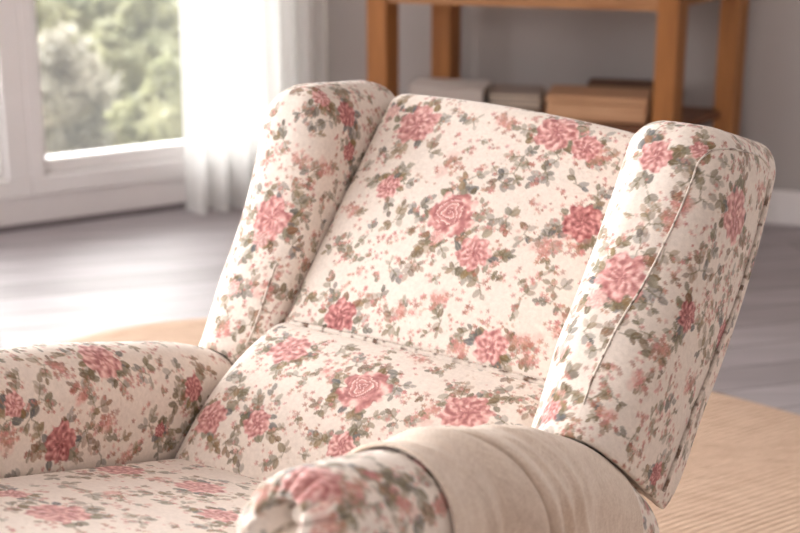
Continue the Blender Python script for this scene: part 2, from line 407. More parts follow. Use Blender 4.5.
#PRINT-BEGIN
FLOWERS = [  # part, position on it (s, b, u), radius, kind: r rose, p peony, d dark peony, b pale bud, q salmon blossoms
 ('backrest',-0.026,0.302,0.354,0.0416,'r'), ('backrest',0.032,0.273,0.312,0.0281,'p'), ('backrest',-0.037,0.281,0.324,0.0115,'b'), ('backrest',-0.162,0.404,0.464,0.0383,'p'),
 ('backrest',-0.224,0.426,0.476,0.0141,'b'), ('backrest',0.073,0.409,0.481,0.0349,'p'), ('backrest',0.126,0.401,0.465,0.0244,'p'), ('backrest',-0.159,0.331,0.373,0.0225,'p'),
 ('backrest',-0.066,0.351,0.415,0.0162,'q'), ('backrest',0.167,0.331,0.371,0.0306,'d'), ('backrest',-0.145,0.211,0.196,0.0290,'d'), ('backrest',0.106,0.212,0.202,0.0272,'p'),
 ('backrest',-0.211,0.314,0.333,0.0136,'q'), ('backrest',0.147,0.221,0.213,0.0135,'q'), ('backrest',-0.045,0.219,0.221,0.0127,'q'), ('backrest',-0.003,0.230,0.241,0.0140,'q'),
 ('backrest',0.135,0.296,0.331,0.0152,'q'), ('backrest',0.174,0.217,0.201,0.0148,'q'), ('backrest',0.170,0.309,0.340,0.0124,'q'), ('backrest',0.152,0.396,0.455,0.0143,'q'),
 ('backrest',-0.014,0.410,0.485,0.0148,'q'), ('backrest',0.193,0.243,0.238,0.0108,'q'), ('lumbar',-0.169,0.128,0.155,0.0341,'p'), ('lumbar',-0.008,0.085,0.141,0.0402,'r'),
 ('lumbar',0.144,0.097,0.142,0.0363,'p'), ('lumbar',-0.215,0.017,0.067,0.0280,'p'), ('lumbar',-0.134,0.018,0.078,0.0232,'p'), ('lumbar',0.008,0.015,0.082,0.0210,'p'),
 ('arm_r',0.310,-0.346,0.242,0.0088,'q'), ('backrest',0.065,0.202,0.188,0.0110,'q'), ('lumbar',0.020,0.173,0.176,0.0165,'q'), ('lumbar',-0.079,0.102,0.149,0.0110,'q'),
 ('lumbar',0.098,0.083,0.137,0.0117,'q'), ('wing_l',-0.302,0.229,0.315,0.0364,'p'), ('wing_l',-0.310,0.218,0.282,0.0166,'b'), ('wing_l',-0.253,0.348,0.472,0.0230,'d'),
 ('wing_l',-0.248,0.350,0.413,0.0154,'d'), ('wing_l',-0.268,0.303,0.501,0.0212,'p'), ('wing_l',-0.270,0.256,0.404,0.0135,'q'), ('wing_l',-0.336,0.249,0.395,0.0122,'q'),
 ('wing_l',-0.248,0.294,0.389,0.0121,'q'), ('wing_l',-0.330,0.188,0.208,0.0136,'b'), ('wing_l',-0.274,0.194,0.213,0.0119,'q'), ('wing_l',-0.319,0.164,0.147,0.0120,'q'),
 ('wing_r',0.315,0.150,0.345,0.0349,'p'), ('wing_r',0.293,0.132,0.317,0.0161,'b'), ('wing_r',0.304,0.235,0.488,0.0244,'p'), ('wing_r',0.389,0.313,0.417,0.0382,'p'),
 ('wing_r',0.390,0.193,0.303,0.0212,'d'), ('wing_r',0.284,0.052,0.185,0.0183,'p'), ('wing_r',0.381,0.142,0.272,0.0111,'q'), ('wing_r',0.354,0.059,0.195,0.0120,'q'),
 ('wing_r',0.357,0.215,0.433,0.0114,'q'), ('wing_r',0.351,0.201,0.414,0.0113,'q'), ('wing_r',0.268,0.099,0.249,0.0112,'b'), ('wing_r',0.390,0.317,0.259,0.0201,'d'),
 ('wing_r',0.386,0.159,0.106,0.0168,'d'), ('wing_r',0.354,0.254,0.501,0.0128,'p'), ('wing_r',0.373,0.106,0.234,0.0097,'q'), ('wing_r',0.391,0.221,0.216,0.0103,'q'),
 ('wing_r',0.386,0.403,0.443,0.0096,'q'), ('arm_l',-0.265,-0.215,0.071,0.0289,'d'), ('arm_l',-0.266,-0.292,0.137,0.0177,'p'), ('arm_l',-0.295,-0.119,0.161,0.0351,'p'),
 ('arm_l',-0.266,0.039,0.094,0.0200,'d'), ('arm_l',-0.265,-0.127,0.081,0.0121,'q'), ('arm_l',-0.265,-0.307,0.096,0.0127,'q'), ('arm_l',-0.265,-0.029,0.047,0.0112,'d'),
 ('arm_l',-0.282,-0.204,0.159,0.0118,'q'), ('arm_l',-0.267,-0.177,0.127,0.0119,'q'), ('arm_l',-0.265,-0.090,0.030,0.0096,'q'), ('seat',-0.069,-0.406,0.072,0.0410,'p'),
 ('seat',-0.207,-0.164,0.034,0.0343,'p'), ('seat',-0.087,-0.148,0.038,0.0357,'p'), ('seat',0.019,-0.236,0.052,0.0285,'p'), ('seat',-0.161,-0.389,0.066,0.0238,'p'),
 ('seat',-0.142,-0.162,0.038,0.0129,'q'), ('seat',-0.099,-0.278,0.056,0.0134,'q'), ('arm_r',0.337,-0.502,0.254,0.0301,'p'), ('arm_r',0.358,-0.439,0.249,0.0082,'d'),
 ('arm_r',0.367,-0.482,0.248,0.0071,'q'), ('arm_r',0.368,-0.515,0.234,0.0087,'q'), ('arm_r',0.359,-0.351,0.240,0.0115,'p'), ('arm_r',0.389,-0.428,0.223,0.0082,'q'),
 ('arm_r',0.394,-0.364,0.207,0.0076,'q'), ('arm_r',0.388,0.140,0.071,0.0089,'d'),
  ('arm_r',.300,-.520,.232,.0100,'q'), ('arm_r',.283,-.500,.215,.0090,'b'), ('arm_r',.372,-.528,.215,.0100,'q'),
]
LEAVES_AT = [
 ('arm_r',.290,-.510,.236), ('arm_r',.278,-.525,.205), ('arm_r',.315,-.530,.235),
 ('backrest',-0.049,0.273,0.310), ('backrest',-0.088,0.307,0.354), ('backrest',0.056,0.310,0.363), ('backrest',0.052,0.297,0.345), ('backrest',0.059,0.251,0.274), ('backrest',0.172,0.271,0.285),
 ('backrest',0.170,0.259,0.268), ('backrest',0.084,0.363,0.428), ('backrest',0.041,0.371,0.441), ('backrest',0.097,0.380,0.446), ('backrest',0.180,0.353,0.396), ('backrest',-0.088,0.225,0.228),
 ('backrest',-0.050,0.211,0.205), ('backrest',-0.143,0.349,0.400), ('backrest',-0.135,0.332,0.380), ('backrest',-0.121,0.403,0.469), ('backrest',0.024,0.344,0.409), ('backrest',0.040,0.355,0.422),
 ('backrest',-0.023,0.339,0.403), ('backrest',-0.210,0.277,0.282), ('backrest',-0.054,0.258,0.286), ('backrest',0.011,0.260,0.292), ('backrest',0.075,0.272,0.307), ('backrest',0.180,0.401,0.456),
 ('backrest',-0.232,0.360,0.387), ('backrest',0.095,0.301,0.345), ('backrest',0.134,0.308,0.348), ('backrest',-0.154,0.285,0.310), ('backrest',-0.167,0.258,0.266), ('backrest',0.124,0.251,0.265),
 ('backrest',0.069,0.218,0.217), ('backrest',0.019,0.219,0.221), ('backrest',-0.182,0.233,0.224), ('backrest',0.050,0.414,0.488), ('backrest',-0.067,0.411,0.484), ('backrest',0.126,0.216,0.208),
 ('backrest',0.146,0.211,0.195), ('lumbar',-0.051,0.050,0.116), ('lumbar',-0.035,0.063,0.127), ('lumbar',0.037,0.105,0.152), ('lumbar',-0.182,0.039,0.095), ('lumbar',-0.135,0.129,0.158),
 ('lumbar',-0.170,-0.003,0.047), ('lumbar',-0.070,-0.004,0.054), ('lumbar',-0.199,0.058,0.110), ('arm_l',-0.265,0.014,0.023), ('lumbar',-0.051,0.121,0.159), ('lumbar',0.070,0.158,0.171),
 ('arm_r',0.295,-0.241,0.235), ('lumbar',-0.026,0.015,0.082), ('lumbar',0.068,0.058,0.122), ('lumbar',-0.215,0.129,0.152), ('lumbar',0.160,0.128,0.156), ('lumbar',-0.142,-0.005,0.048),
 ('lumbar',0.177,0.148,0.163), ('lumbar',-0.134,0.044,0.105), ('wing_l',-0.257,0.233,0.279), ('wing_l',-0.271,0.232,0.303), ('wing_l',-0.256,0.265,0.387), ('wing_l',-0.281,0.263,0.476),
 ('wing_l',-0.264,0.271,0.466), ('wing_l',-0.276,0.245,0.358), ('wing_l',-0.306,0.252,0.429), ('wing_l',-0.334,0.207,0.254), ('wing_l',-0.304,0.187,0.208), ('wing_l',-0.250,0.298,0.464),
 ('wing_l',-0.269,0.413,0.493), ('wing_l',-0.247,0.322,0.341), ('wing_l',-0.248,0.245,0.241), ('wing_l',-0.249,0.214,0.199), ('wing_l',-0.318,0.173,0.169), ('wing_l',-0.281,0.175,0.161),
 ('wing_l',-0.257,0.248,0.323), ('wing_r',0.358,0.125,0.290), ('wing_r',0.360,0.147,0.318), ('wing_r',0.356,0.231,0.463), ('wing_r',0.368,0.247,0.472), ('wing_r',0.328,0.189,0.408),
 ('wing_r',0.289,0.169,0.372), ('wing_r',0.312,0.064,0.214), ('wing_r',0.358,0.077,0.214), ('wing_r',0.389,0.153,0.206), ('wing_r',0.390,0.367,0.360), ('wing_r',0.389,0.246,0.387),
 ('wing_r',0.384,0.282,0.478), ('wing_r',0.337,0.237,0.487), ('wing_r',0.337,0.113,0.288), ('wing_r',0.323,0.094,0.263), ('wing_r',0.380,0.128,0.257), ('wing_r',0.384,0.161,0.290),
 ('wing_r',0.388,0.218,0.358), ('wing_r',0.354,0.183,0.381), ('wing_r',0.326,0.172,0.378), ('wing_r',0.332,0.060,0.209), ('wing_r',0.389,0.239,0.173), ('wing_r',0.389,0.180,0.159),
 ('wing_r',0.380,0.080,0.167), ('wing_r',0.387,0.161,0.130), ('wing_r',0.387,0.239,0.132), ('wing_r',0.391,0.283,0.231), ('wing_r',0.387,0.322,0.463), ('wing_r',0.393,0.278,0.286),
 ('wing_r',0.294,0.105,0.280), ('wing_r',0.371,0.233,0.442), ('wing_r',0.252,0.207,0.387), ('wing_r',0.392,0.316,0.333), ('wing_r',0.387,0.119,0.185), ('wing_r',0.283,0.075,0.220),
 ('arm_l',-0.265,-0.189,0.053), ('arm_l',-0.265,-0.250,0.080), ('arm_l',-0.265,-0.167,0.078), ('arm_l',-0.278,-0.273,0.163), ('arm_l',-0.274,-0.044,0.127), ('arm_l',-0.280,-0.054,0.137),
 ('arm_l',-0.265,-0.107,0.051), ('arm_l',-0.265,-0.023,0.029), ('arm_l',-0.265,-0.053,0.060), ('arm_l',-0.265,0.005,0.083), ('arm_l',-0.265,-0.156,0.105), ('arm_l',-0.265,-0.267,0.113),
 ('arm_l',-0.291,-0.221,0.169), ('arm_l',-0.277,0.009,0.123), ('arm_l',-0.274,-0.158,0.144), ('arm_l',-0.267,-0.250,0.135), ('arm_l',-0.271,-0.105,0.132), ('arm_l',-0.265,-0.308,0.122),
 ('arm_l',-0.277,0.073,0.111), ('arm_l',-0.265,-0.143,0.038), ('seat',-0.118,-0.308,0.059), ('seat',-0.075,-0.235,0.051), ('seat',-0.175,-0.135,0.032), ('seat',-0.086,-0.081,0.028),
 ('seat',-0.039,-0.380,0.070), ('arm_l',-0.267,-0.279,0.037), ('seat',-0.032,-0.248,0.054), ('seat',-0.174,-0.301,0.054), ('seat',-0.029,-0.140,0.038), ('arm_r',0.377,-0.419,0.236),
 ('arm_r',0.369,-0.422,0.242), ('arm_r',0.367,-0.492,0.248), ('arm_r',0.383,-0.333,0.223), ('arm_r',0.364,-0.510,0.242), ('arm_r',0.383,-0.453,0.233), ('arm_r',0.342,-0.524,0.240),
 ('arm_r',0.377,-0.386,0.233), ('arm_r',0.396,-0.428,0.210), ('arm_r',0.398,-0.379,0.198), ('arm_r',0.385,-0.494,0.231), ('wing_r',0.384,0.150,0.087), ('arm_r',0.404,0.096,0.068),
 ('arm_r',0.317,-0.526,0.239),
]
CREAM = lin(237, 226, 217)
PINK = dict(r=(lin(176, 102, 103), lin(214, 150, 148), lin(250, 224, 216)), p=(lin(178, 106, 107), lin(214, 152, 149), lin(244, 206, 202)),
            d=(lin(144, 72, 76), lin(188, 114, 114), lin(230, 172, 168)), b=(lin(210, 150, 148), lin(228, 178, 172), lin(244, 212, 206)))
GREENS = [lin(120, 111, 90), lin(108, 108, 106), lin(134, 112, 76), lin(112, 97, 72), lin(150, 142, 126), lin(138, 100, 76), lin(102, 104, 108), lin(152, 130, 102), lin(128, 122, 100)]
SALMON = [lin(210, 160, 148), lin(196, 138, 130), lin(222, 182, 172), lin(172, 118, 102), lin(194, 154, 132), lin(206, 142, 140)]
def vnoise(p, sc, seed=0):
    """smooth value noise in 3-D, -1..1"""
    q = np.asarray(p, float) * sc + 100.0 + seed * 7.31; i = np.floor(q).astype(np.int64); f = q - i; f = f * f * (3 - 2 * f)
    def h(a, b, c):
        n = (a * 73856093) ^ (b * 19349663) ^ (c * 83492791) ^ (seed * 2654435); n = (n ^ (n >> 13)) * 1274126177; return ((n ^ (n >> 16)) & 0xffff) / 32767.5 - 1
    r = 0
    for dx in (0, 1):
        for dy in (0, 1):
            for dz in (0, 1):
                w = (f[:, 0] if dx else 1 - f[:, 0]) * (f[:, 1] if dy else 1 - f[:, 1]) * (f[:, 2] if dz else 1 - f[:, 2])
                r = r + w * h(i[:, 0] + dx, i[:, 1] + dy, i[:, 2] + dz)
    return r
def sstep(e0, e1, x): return smooth((x - e0) / (e1 - e0))

class Cloth:
    """paints the printed pattern on the vertices of one upholstered part"""
    def __init__(s, key, V, N):
        s.V, s.N = V, N; s.c = np.tile(CREAM, (len(V), 1)); s.g = np.random.default_rng(sum(map(ord, key)))
        s.c *= (1 + .025 * vnoise(V, 60))[:, None]; s.taken = []
        s.speck()
    def speck(s):
        m = sstep(.62, .8, vnoise(s.V, 230, 3)) * sstep(.1, .6, vnoise(s.V, 22, 4)) * .5
        s.c += (lin(186, 150, 120) - s.c) * m[:, None]
    def local(s, ctr, rad):
        d = s.V - ctr; r2 = (d * d).sum(1); k = np.where(r2 < rad * rad)[0]
        if not len(k): return None
        n = s.N[np.argmin(r2)]; k = k[s.N[k] @ n > .05]; d = s.V[k] - ctr
        e1 = np.array([.829, .559, 0]); e1 = e1 - n * (e1 @ n)
        if np.linalg.norm(e1) < .15: e1 = np.array([0, 0, 1.]) - n * n[2]
        e1 /= np.linalg.norm(e1); e2 = np.cross(n, e1)
        if e2[2] < 0 and abs(n[2]) < .9: e2 = -e2
        x, y = d @ e1, d @ e2; h = np.hypot(x, y) + 1e-9; L = np.linalg.norm(d, axis=1); x, y = x / h * L, y / h * L
        return k, x, y
    def put(s, k, m, col):
        s.c[k] += (col - s.c[k]) * m[:, None]
    def leaf(s, k, x, y, ctr, a, L, W, col, al=.85):
        u = ((x - ctr[0]) * math.cos(a) + (y - ctr[1]) * math.sin(a)) / L; v = (-(x - ctr[0]) * math.sin(a) + (y - ctr[1]) * math.cos(a)) / W
        sel = (np.abs(u) < 1.15) & (np.abs(v) < 1.3)
        if not sel.any(): return
        u, v = u[sel], v[sel]; sh = np.abs(v) / (np.clip(1 - u * u, 0, 1) ** .55 * (1.06 - .22 * u) + 1e-3)
        m = sstep(1.12, .78, sh) * sstep(1.1, .92, np.abs(u)) * al
        c = col * (1 + .22 * np.clip(v, -1, 1) + .12 * u)[:, None]; c = c + (lin(178, 172, 150) - c) * (.45 * sstep(.16, .0, np.abs(v)))[:, None]
        s.put(k[sel], m, c)
    def sprig(s, k, x, y, ctr, a, n=5, size=1.0, pal=None):
        g = s.g; base = GREENS[g.integers(len(GREENS))] if pal is None else pal; bend = g.uniform(-.5, .5)
        p = np.array(ctr, float); st = .0072 * size
        for i in range(n):
            q = p + st * np.array([math.cos(a), math.sin(a)])
            t = np.clip(((x - p[0]) * math.cos(a) + (y - p[1]) * math.sin(a)) / st, 0, 1); dd = np.hypot(x - p[0] - t * st * math.cos(a), y - p[1] - t * st * math.sin(a))
            s.put(k, sstep(.0016, .0006, dd) * .6, lin(128, 118, 92))
            for sd in ((-1, 1) if i < n - 1 else (0,)):
                if g.random() < .14: continue
                la = a + sd * g.uniform(.6, 1.05); L = size * g.uniform(.0056, .0082) * (1 - .25 * i / n); c = base * .7 + .3 * GREENS[g.integers(len(GREENS))]
                s.leaf(k, x, y, q + (L * 1.0) * np.array([math.cos(la), math.sin(la)]), la, L, L * g.uniform(.52, .74), c * g.uniform(.8, 1.2), g.uniform(.42, .92))
            p = q; a += bend * .3
    def bunch(s, ctr3, size=1.0):
        g = s.g; l = s.local(ctr3, .052)
        if l is None: return
        k, x, y = l; a0 = g.uniform(0, 6.28)
        for j in range(g.integers(2, 4)): s.sprig(k, x, y, g.normal(0, .002, 2), a0 + j * 2.1 + g.uniform(-.5, .5), int(g.integers(2, 4)), size * g.uniform(.8, 1.15))
        if g.random() < .8:
            for j in range(g.integers(3, 9)): s.blossom(k, x, y, g.normal(0, .011, 2), g.uniform(.0024, .0046), SALMON[g.integers(len(SALMON))])
        s.taken.append(ctr3)
    def blossom(s, k, x, y, ctr, r, col):
        dx, dy = x - ctr[0], y - ctr[1]; h = np.hypot(dx, dy); th = np.arctan2(dy, dx); ph = s.g.uniform(0, 6)
        sel = h < r * 1.6; h, th = h[sel], th[sel]
        m = sstep(1.1, .75, h / (r * (.8 + .28 * np.cos(5 * th + ph)))) * s.g.uniform(.55, .9)
        c = col * (1 + .15 * np.cos(th + ph))[:, None]; c = c + (lin(150, 84, 70) - c) * (.5 * sstep(.35, .1, h / r))[:, None]
        s.put(k[sel], m, c)
    def salmon(s, ctr3, R_):
        g = s.g; R_ = max(R_, .012) * 1.25; l = s.local(ctr3, R_ * 2.6)
        if l is None: return
        k, x, y = l
        for j in range(2): s.sprig(k, x, y, g.normal(0, R_ * .3, 2), g.uniform(0, 6.28), 3, .75, GREENS[[2, 5, 7, 0][g.integers(4)]])
        a = g.uniform(0, 3.14)
        for j in range(int(g.integers(18, 30))):
            q = g.normal(0, 1, 2) * R_ * np.array([.75, .42]); q = np.array([q[0] * math.cos(a) - q[1] * math.sin(a), q[0] * math.sin(a) + q[1] * math.cos(a)])
            s.blossom(k, x, y, q, g.uniform(.0028, .0056), SALMON[g.integers(len(SALMON))])
        for j in range(2):
            q = g.normal(0, R_ * .5, 2); h = np.hypot(x - q[0], y - q[1]) / (R_ * g.uniform(.5, .8)); s.put(k, sstep(1.1, .5, h + .35 * vnoise(s.V[k], 210, 12)) * .34, lin(222, 160, 152))
        s.taken.append(ctr3)
    def foliage(s, ctr3, R_, n):
        """leaves and sprigs round a flower head"""
        g = s.g; l = s.local(ctr3, R_ * 1.2 + .045)
        if l is None: return
        k, x, y = l; a = g.uniform(0, 6.28); hub = [a, a + g.uniform(1.6, 2.6), a + g.uniform(3.2, 4.8)]
        for h in hub[:2 if R_ < .02 else 3]:
            s.sprig(k, x, y, R_ * .8 * np.array([math.cos(h), math.sin(h)]), h + g.uniform(-.5, .5), int(g.integers(2, 5)), g.uniform(.9, 1.15))
        for j in range(n):
            h = hub[g.integers(len(hub))] + g.normal(0, .45); L = g.uniform(.0062, .0092)
            q = R_ * g.uniform(.88, 1.22) * np.array([math.cos(h), math.sin(h)])
            s.leaf(k, x, y, q, h + g.normal(0, .6), L, L * g.uniform(.55, .78), GREENS[g.integers(len(GREENS))] * g.uniform(.8, 1.15), g.uniform(.75, .95))
        for j in range(int(n * 1.1)):
            h = hub[g.integers(len(hub))] + g.normal(0, .7); s.blossom(k, x, y, R_ * g.uniform(1.05, 1.7) * np.array([math.cos(h), math.sin(h)]), g.uniform(.0022, .0042), SALMON[g.integers(len(SALMON))])
    def flower(s, ctr3, R_, kind):
        g = s.g; l = s.local(ctr3, R_ * 1.5)
        if l is None: return
        k, x, y = l; dk, md, lt = PINK[kind]; dk = dk * .86; ph = g.uniform(0, 6.28, 6); P3 = s.V[k]
        n1 = vnoise(P3, 190, 5); n2 = vnoise(P3, 420, 6)
        r = np.hypot(x, y) / R_ ; th = np.arctan2(y, x)
        edge = .92 + .07 * np.sin(5 * th + ph[0]) + .06 * np.sin(8 * th + ph[1]) + .04 * np.sin(13 * th + ph[2]) + .10 * n1
        m = sstep(1.04, .93, r / edge)
        if kind == 'r':
            ex = np.hypot(x * 1.0 + .10 * R_, y * 1.12 - .16 * R_) / R_; th2 = np.arctan2(y - .14 * R_, x + .10 * R_)
            sp = ex * 5.2 + th2 / (2 * math.pi) + .30 * np.sin(2 * th2 + ph[3]) + .34 * np.sin(3 * th2 + 5 * ex + ph[4]) + .30 * n1
            v = sp - np.floor(sp); heart = sstep(.66, .50, ex)
            t = (.12 + .60 * v ** 1.2 + .42 * sstep(.70, .95, v)) * heart + (1 - heart) * (.50 + .30 * np.sin(4 * th2 + 6 * ex + ph[5] + 1.6 * n1) + .18 * np.sin(9 * ex + 4 * np.sin(2 * th2 + ph[2])))
            t = t + .12 * n1 - .30 * sstep(.22, .06, ex) - .28 * sstep(.09, .02, np.abs(ex - .58 - .05 * n1))
        else:
            t = .42 + .26 * np.sin(9 * th + 7 * r + ph[3] + 2.2 * n1) * sstep(.12, .4, r) + .20 * np.sin(15 * r + 3 * np.sin(3 * th + ph[4]) + ph[5]) + .30 * n1 + .18 * n2
            t = t - .22 * sstep(.45, .1, r) + .10 * sstep(.5, .95, r)
            t = t + .5 * sstep(.45, .7, vnoise(P3, 260, 9)) * sstep(.7, .3, r)
        t = np.clip(t, 0, 1)[:, None]
        c = np.where(t < .5, dk + (md - dk) * t * 2, md + (lt - md) * (t - .5) * 2)
        s.put(k, m * (.94 if kind != 'b' else .75), c); s.taken.append(ctr3)

def print_cols(key, V, N):
    q = Cloth(key, V, N); g = q.g
    fl = [(np.array(f[1:4]), f[4], f[5]) for f in FLOWERS if f[0] == key]; lv = [np.array(f[1:4]) for f in LEAVES_AT if f[0] == key]
    # the print carries on over the sides of the part that the photo does not show
    far = lambda p, L, d: all(np.linalg.norm(p - o) > d for o in L)
    have = [f[0] for f in fl]; ex = []
    for i in g.integers(0, len(V), 260):
        p = V[i]
        if far(p, have, .085 if N[i] @ np.array([.3, -.8, .5]) < 0 else .16): have.append(p); ex.append((p, g.uniform(.014, .028), 'pdprb'[g.integers(5)]))
    fl += ex
    for i in g.integers(0, len(V), 500):
        p = V[i]
        if far(p, [f[0] for f in fl], .04) and far(p, lv, .040): lv.append(p)
    for p in lv: q.bunch(p)
    for i in g.integers(0, len(V), 800):
        p = V[i]
        if far(p, have, .030) and far(p, q.taken, .0165):
            l = q.local(p, .03); q.taken.append(p)
            if l is None: continue
            for j in range(int(g.integers(4, 10))): q.blossom(l[0], l[1], l[2], g.normal(0, .0065, 2), g.uniform(.0022, .0046), SALMON[g.integers(len(SALMON))])
            if g.random() < .55: q.sprig(l[0], l[1], l[2], (0, 0), g.uniform(0, 6.28), 2, .62, GREENS[[4, 7, 5, 8][g.integers(4)]])
    for p, r, k in fl:
        if k == 'q': q.salmon(p, r)
        else: q.foliage(p, r, int(5 + r * 260))
    for p, r, k in fl:
        if k != 'q': q.flower(p, r, k)
    return np.clip(q.c, .01, 1)
#PRINT-END
CH = {}
for key, (nm, V, F) in PARTS.items():
    N = vnormals(V, F)
    o = mesh_obj(nm, to_root(V), F, FLORAL, chair, True, print_cols(key, V, N)); CH[key] = o

# ------------------------------------------------------------------ stitched seams and piping (positions on the chair)
SEAMS = {
 'L': [(-0.2695,0.2132,0.2535), (-0.2701,0.1983,0.2204), (-0.2722,0.1855,0.1838), (-0.2760,0.1745,0.1512), (-0.2806,0.1658,0.1303)],
 'R': [(0.3266,0.0541,0.2030), (0.3253,0.0723,0.2277), (0.3298,0.0951,0.2643), (0.3348,0.1228,0.3020), (0.3423,0.1473,0.3337), (0.3469,0.1677,0.3619), (0.3516,0.1900,0.3953), (0.3557,0.2153,0.4349), (0.3575,0.2338,0.4651), (0.3589,0.2487,0.4895)],
 'T': [(0.3589,0.2487,0.4895), (0.3667,0.2652,0.5009), (0.3774,0.2916,0.5020), (0.3759,0.3576,0.4928), (0.3753,0.4108,0.4815), (0.3791,0.4356,0.4682)],
 'E': [(0.3829,0.4373,0.4563), (0.3852,0.4299,0.4272), (0.3864,0.4129,0.3907), (0.3880,0.3864,0.3475), (0.3891,0.3556,0.3001), (0.3900,0.3183,0.2559), (0.3895,0.2801,0.2074), (0.3882,0.2443,0.1607), (0.3870,0.2148,0.1177), (0.3845,0.1889,0.0742)],
}

def resample(P, st=.0016, amp=0):
    P = np.asarray(P, float); L = np.concatenate([[0], np.cumsum(np.linalg.norm(np.diff(P, axis=0), axis=1))]); n = max(8, int(L[-1] / st)); t = np.linspace(0, L[-1], n)
    Q = np.stack([interp(t, L, P[:, k]) for k in range(3)], 1); return Q
def snap(key, Q, lift):
    """lay a line on the surface of a part"""
    nm, V, F = PARTS[key]; N = vnormals(V, F); out = []
    for q in Q:
        i = np.argmin(((V - q) ** 2).sum(1)); n = N[i]; out.append(q + n * ((V[i] - q) @ n + lift))
    out = np.array(out); k = np.ones(7) / 7
    return np.stack([np.convolve(np.pad(out[:, c], 3, mode='edge'), k, 'valid') for c in range(3)], 1)
def cord(name, key, Q, rad, lift, parent, strength=.8):
    Q = snap(key, resample(Q), lift); v, f = tube(Q, rad * (1 + .12 * np.sin(np.arange(len(Q)) * 1.9)), 8)
    ring = np.repeat(np.arange(len(Q)), 8); m = sstep(.05, .5, vnoise(np.column_stack([ring * .0016, ring * 0, np.tile(np.arange(8), len(Q)) * .0004]), 130, 8)) * strength
    c = CREAM * .9 + (lin(104, 76, 58) - CREAM * .9) * m[:, None]
    return mesh_obj(name, to_root(v), f, FLORAL, parent, True, c)
for sd, kk, hc in ((1, 'arm_r', .037), (-1, 'arm_l', .07)):
    A = ARM[sd]; th, ph = np.meshgrid(np.linspace(0, 2 * math.pi, 24, endpoint=False), np.linspace(.02, math.pi - .02, 12)); rr = .0088
    P = np.column_stack([(A['c'] + rr * np.sin(ph) * np.cos(th)).ravel(), (A['b0'] + .030 - .006 * np.cos(ph)).ravel(), (float(interp(A['b0'], A['b'], A['u'])) - hc + rr * np.sin(ph) * np.sin(th)).ravel()])
    i = np.arange(11)[:, None]; j = np.arange(24)[None]; F = np.stack([i * 24 + j, i * 24 + (j + 1) % 24, (i + 1) * 24 + (j + 1) % 24, (i + 1) * 24 + j], -1).reshape(-1, 4)
    mesh_obj('button', to_root(P), orient(P, F), FLORAL, CH[kk], True, np.tile(CREAM * .95, (len(P), 1)))
cord('seam', 'wing_l', SEAMS['L'], .0017, .0006, CH['wing_l'])
cord('seam', 'wing_r', SEAMS['R'][:-1] + SEAMS['T'], .0014, .0006, CH['wing_r'], .85)
cord('piping', 'wing_r', SEAMS['E'], .0024, .0020, CH['wing_r'], .9)
_, VB, _ = PARTS['lumbar']
sx = np.linspace(-.222, .225, 60); pk = []
for x in sx:                                                       # the welt lies where the lumbar cushion meets the backrest
    b_ = VB[np.abs(VB[:, 0] - x) < .004]; j = np.argmax(b_[:, 2] - .25 * b_[:, 1] * 0 + 0 * b_[:, 1]); pk.append((x, b_[j, 1], b_[j, 2]))
pk = np.array(pk); pk[:, 1:] = np.stack([np.convolve(np.pad(pk[:, c], 4, mode='edge'), np.ones(9) / 9, 'valid') for c in (1, 2)], 1)
cord('piping', 'lumbar', pk, .0040, .0015, CH['lumbar'], .95)

# ------------------------------------------------------------------ room
A0 = np.array([-1.307, 4.673]); DW = np.array([.881, .472]) / math.hypot(.881, .472); NW = np.array([-DW[1], DW[0]])   # along the window wall / outwards
def wallM(o2, d2):
    """local x along the wall, y outwards, z up"""
    n = np.array([-d2[1], d2[0]])
    return np.array([[d2[0], n[0], 0, o2[0]], [d2[1], n[1], 0, o2[1]], [0, 0, 1, 0], [0, 0, 0, 1.]])
MW = wallM(A0, DW)
TC = 1.19                                                         # the corner, along the window wall
CORN = A0 + DW * TC
DR = np.array([.956, -.29]) / math.hypot(.956, .29); MR = wallM(CORN, DR)
def struct(mb, name, mat, parent=None):
    o = mb.build(name, mat, parent)
    if parent is None: tag(o, kind='structure')
    return o
fl = MB(); fl.box((-6, -1.5, -.1), (4.5, 6.2, 0), .001); 
def poly_floor():
    pts = [A0 + DW * -4.2, CORN + NW * .0, CORN + DR * 3.6, np.array([3.3, -1.6]), np.array([-4.6, -1.6])]
    n = len(pts); v = [(p[0], p[1], 0) for p in pts] + [(p[0], p[1], -.1) for p in pts]
    f = [tuple(range(n))[::-1], tuple(range(n, 2 * n))] + [(i, (i + 1) % n, n + (i + 1) % n, n + i) for i in range(n)]
    return v, [q[::-1] for q in f]
v, f = poly_floor(); fo = mesh_obj('floor', v, f, FLOOR, None, False); tag(fo, kind='structure')
CEIL = m_plain('white_ceiling_paint', lin(232, 226, 222), .9, .02, 3)
co = mesh_obj('ceiling', [(p[0], p[1], p[2] + 2.7) for p in v], f, CEIL, None, False); tag(co, kind='structure')
w = MB(); w.box((-.0, 0, 0), (3.6, .12, 2.6), .001, MR); struct(w, 'wall_back', PAINT)
w = MB(); w.box((0, -.016, 0), (3.6, 0, .115), .006, MR); struct(w, 'baseboard_back', TRIMW)
w = MB()
w.box((-4.2, .0, 0), (TC, .14, .108), .001, MW)                   # panel under the windows
w.box((1.02, .0, .108), (TC, .14, 2.6), .001, MW); w.box((-4.2, 0, 2.25), (1.02, .14, 2.6), .001, MW)
w.box((-4.2, 0, .108), (-3.6, .14, 2.25), .001, MW)
struct(w, 'wall_left', TRIMW)
w = MB(); w.box((-4.2, -.012, .0), (TC - .01, 0, .018), .003, MW); struct(w, 'shade_strip_1', SHADELINE)  # grey strip coloured as the shadow line where the panel meets the floor
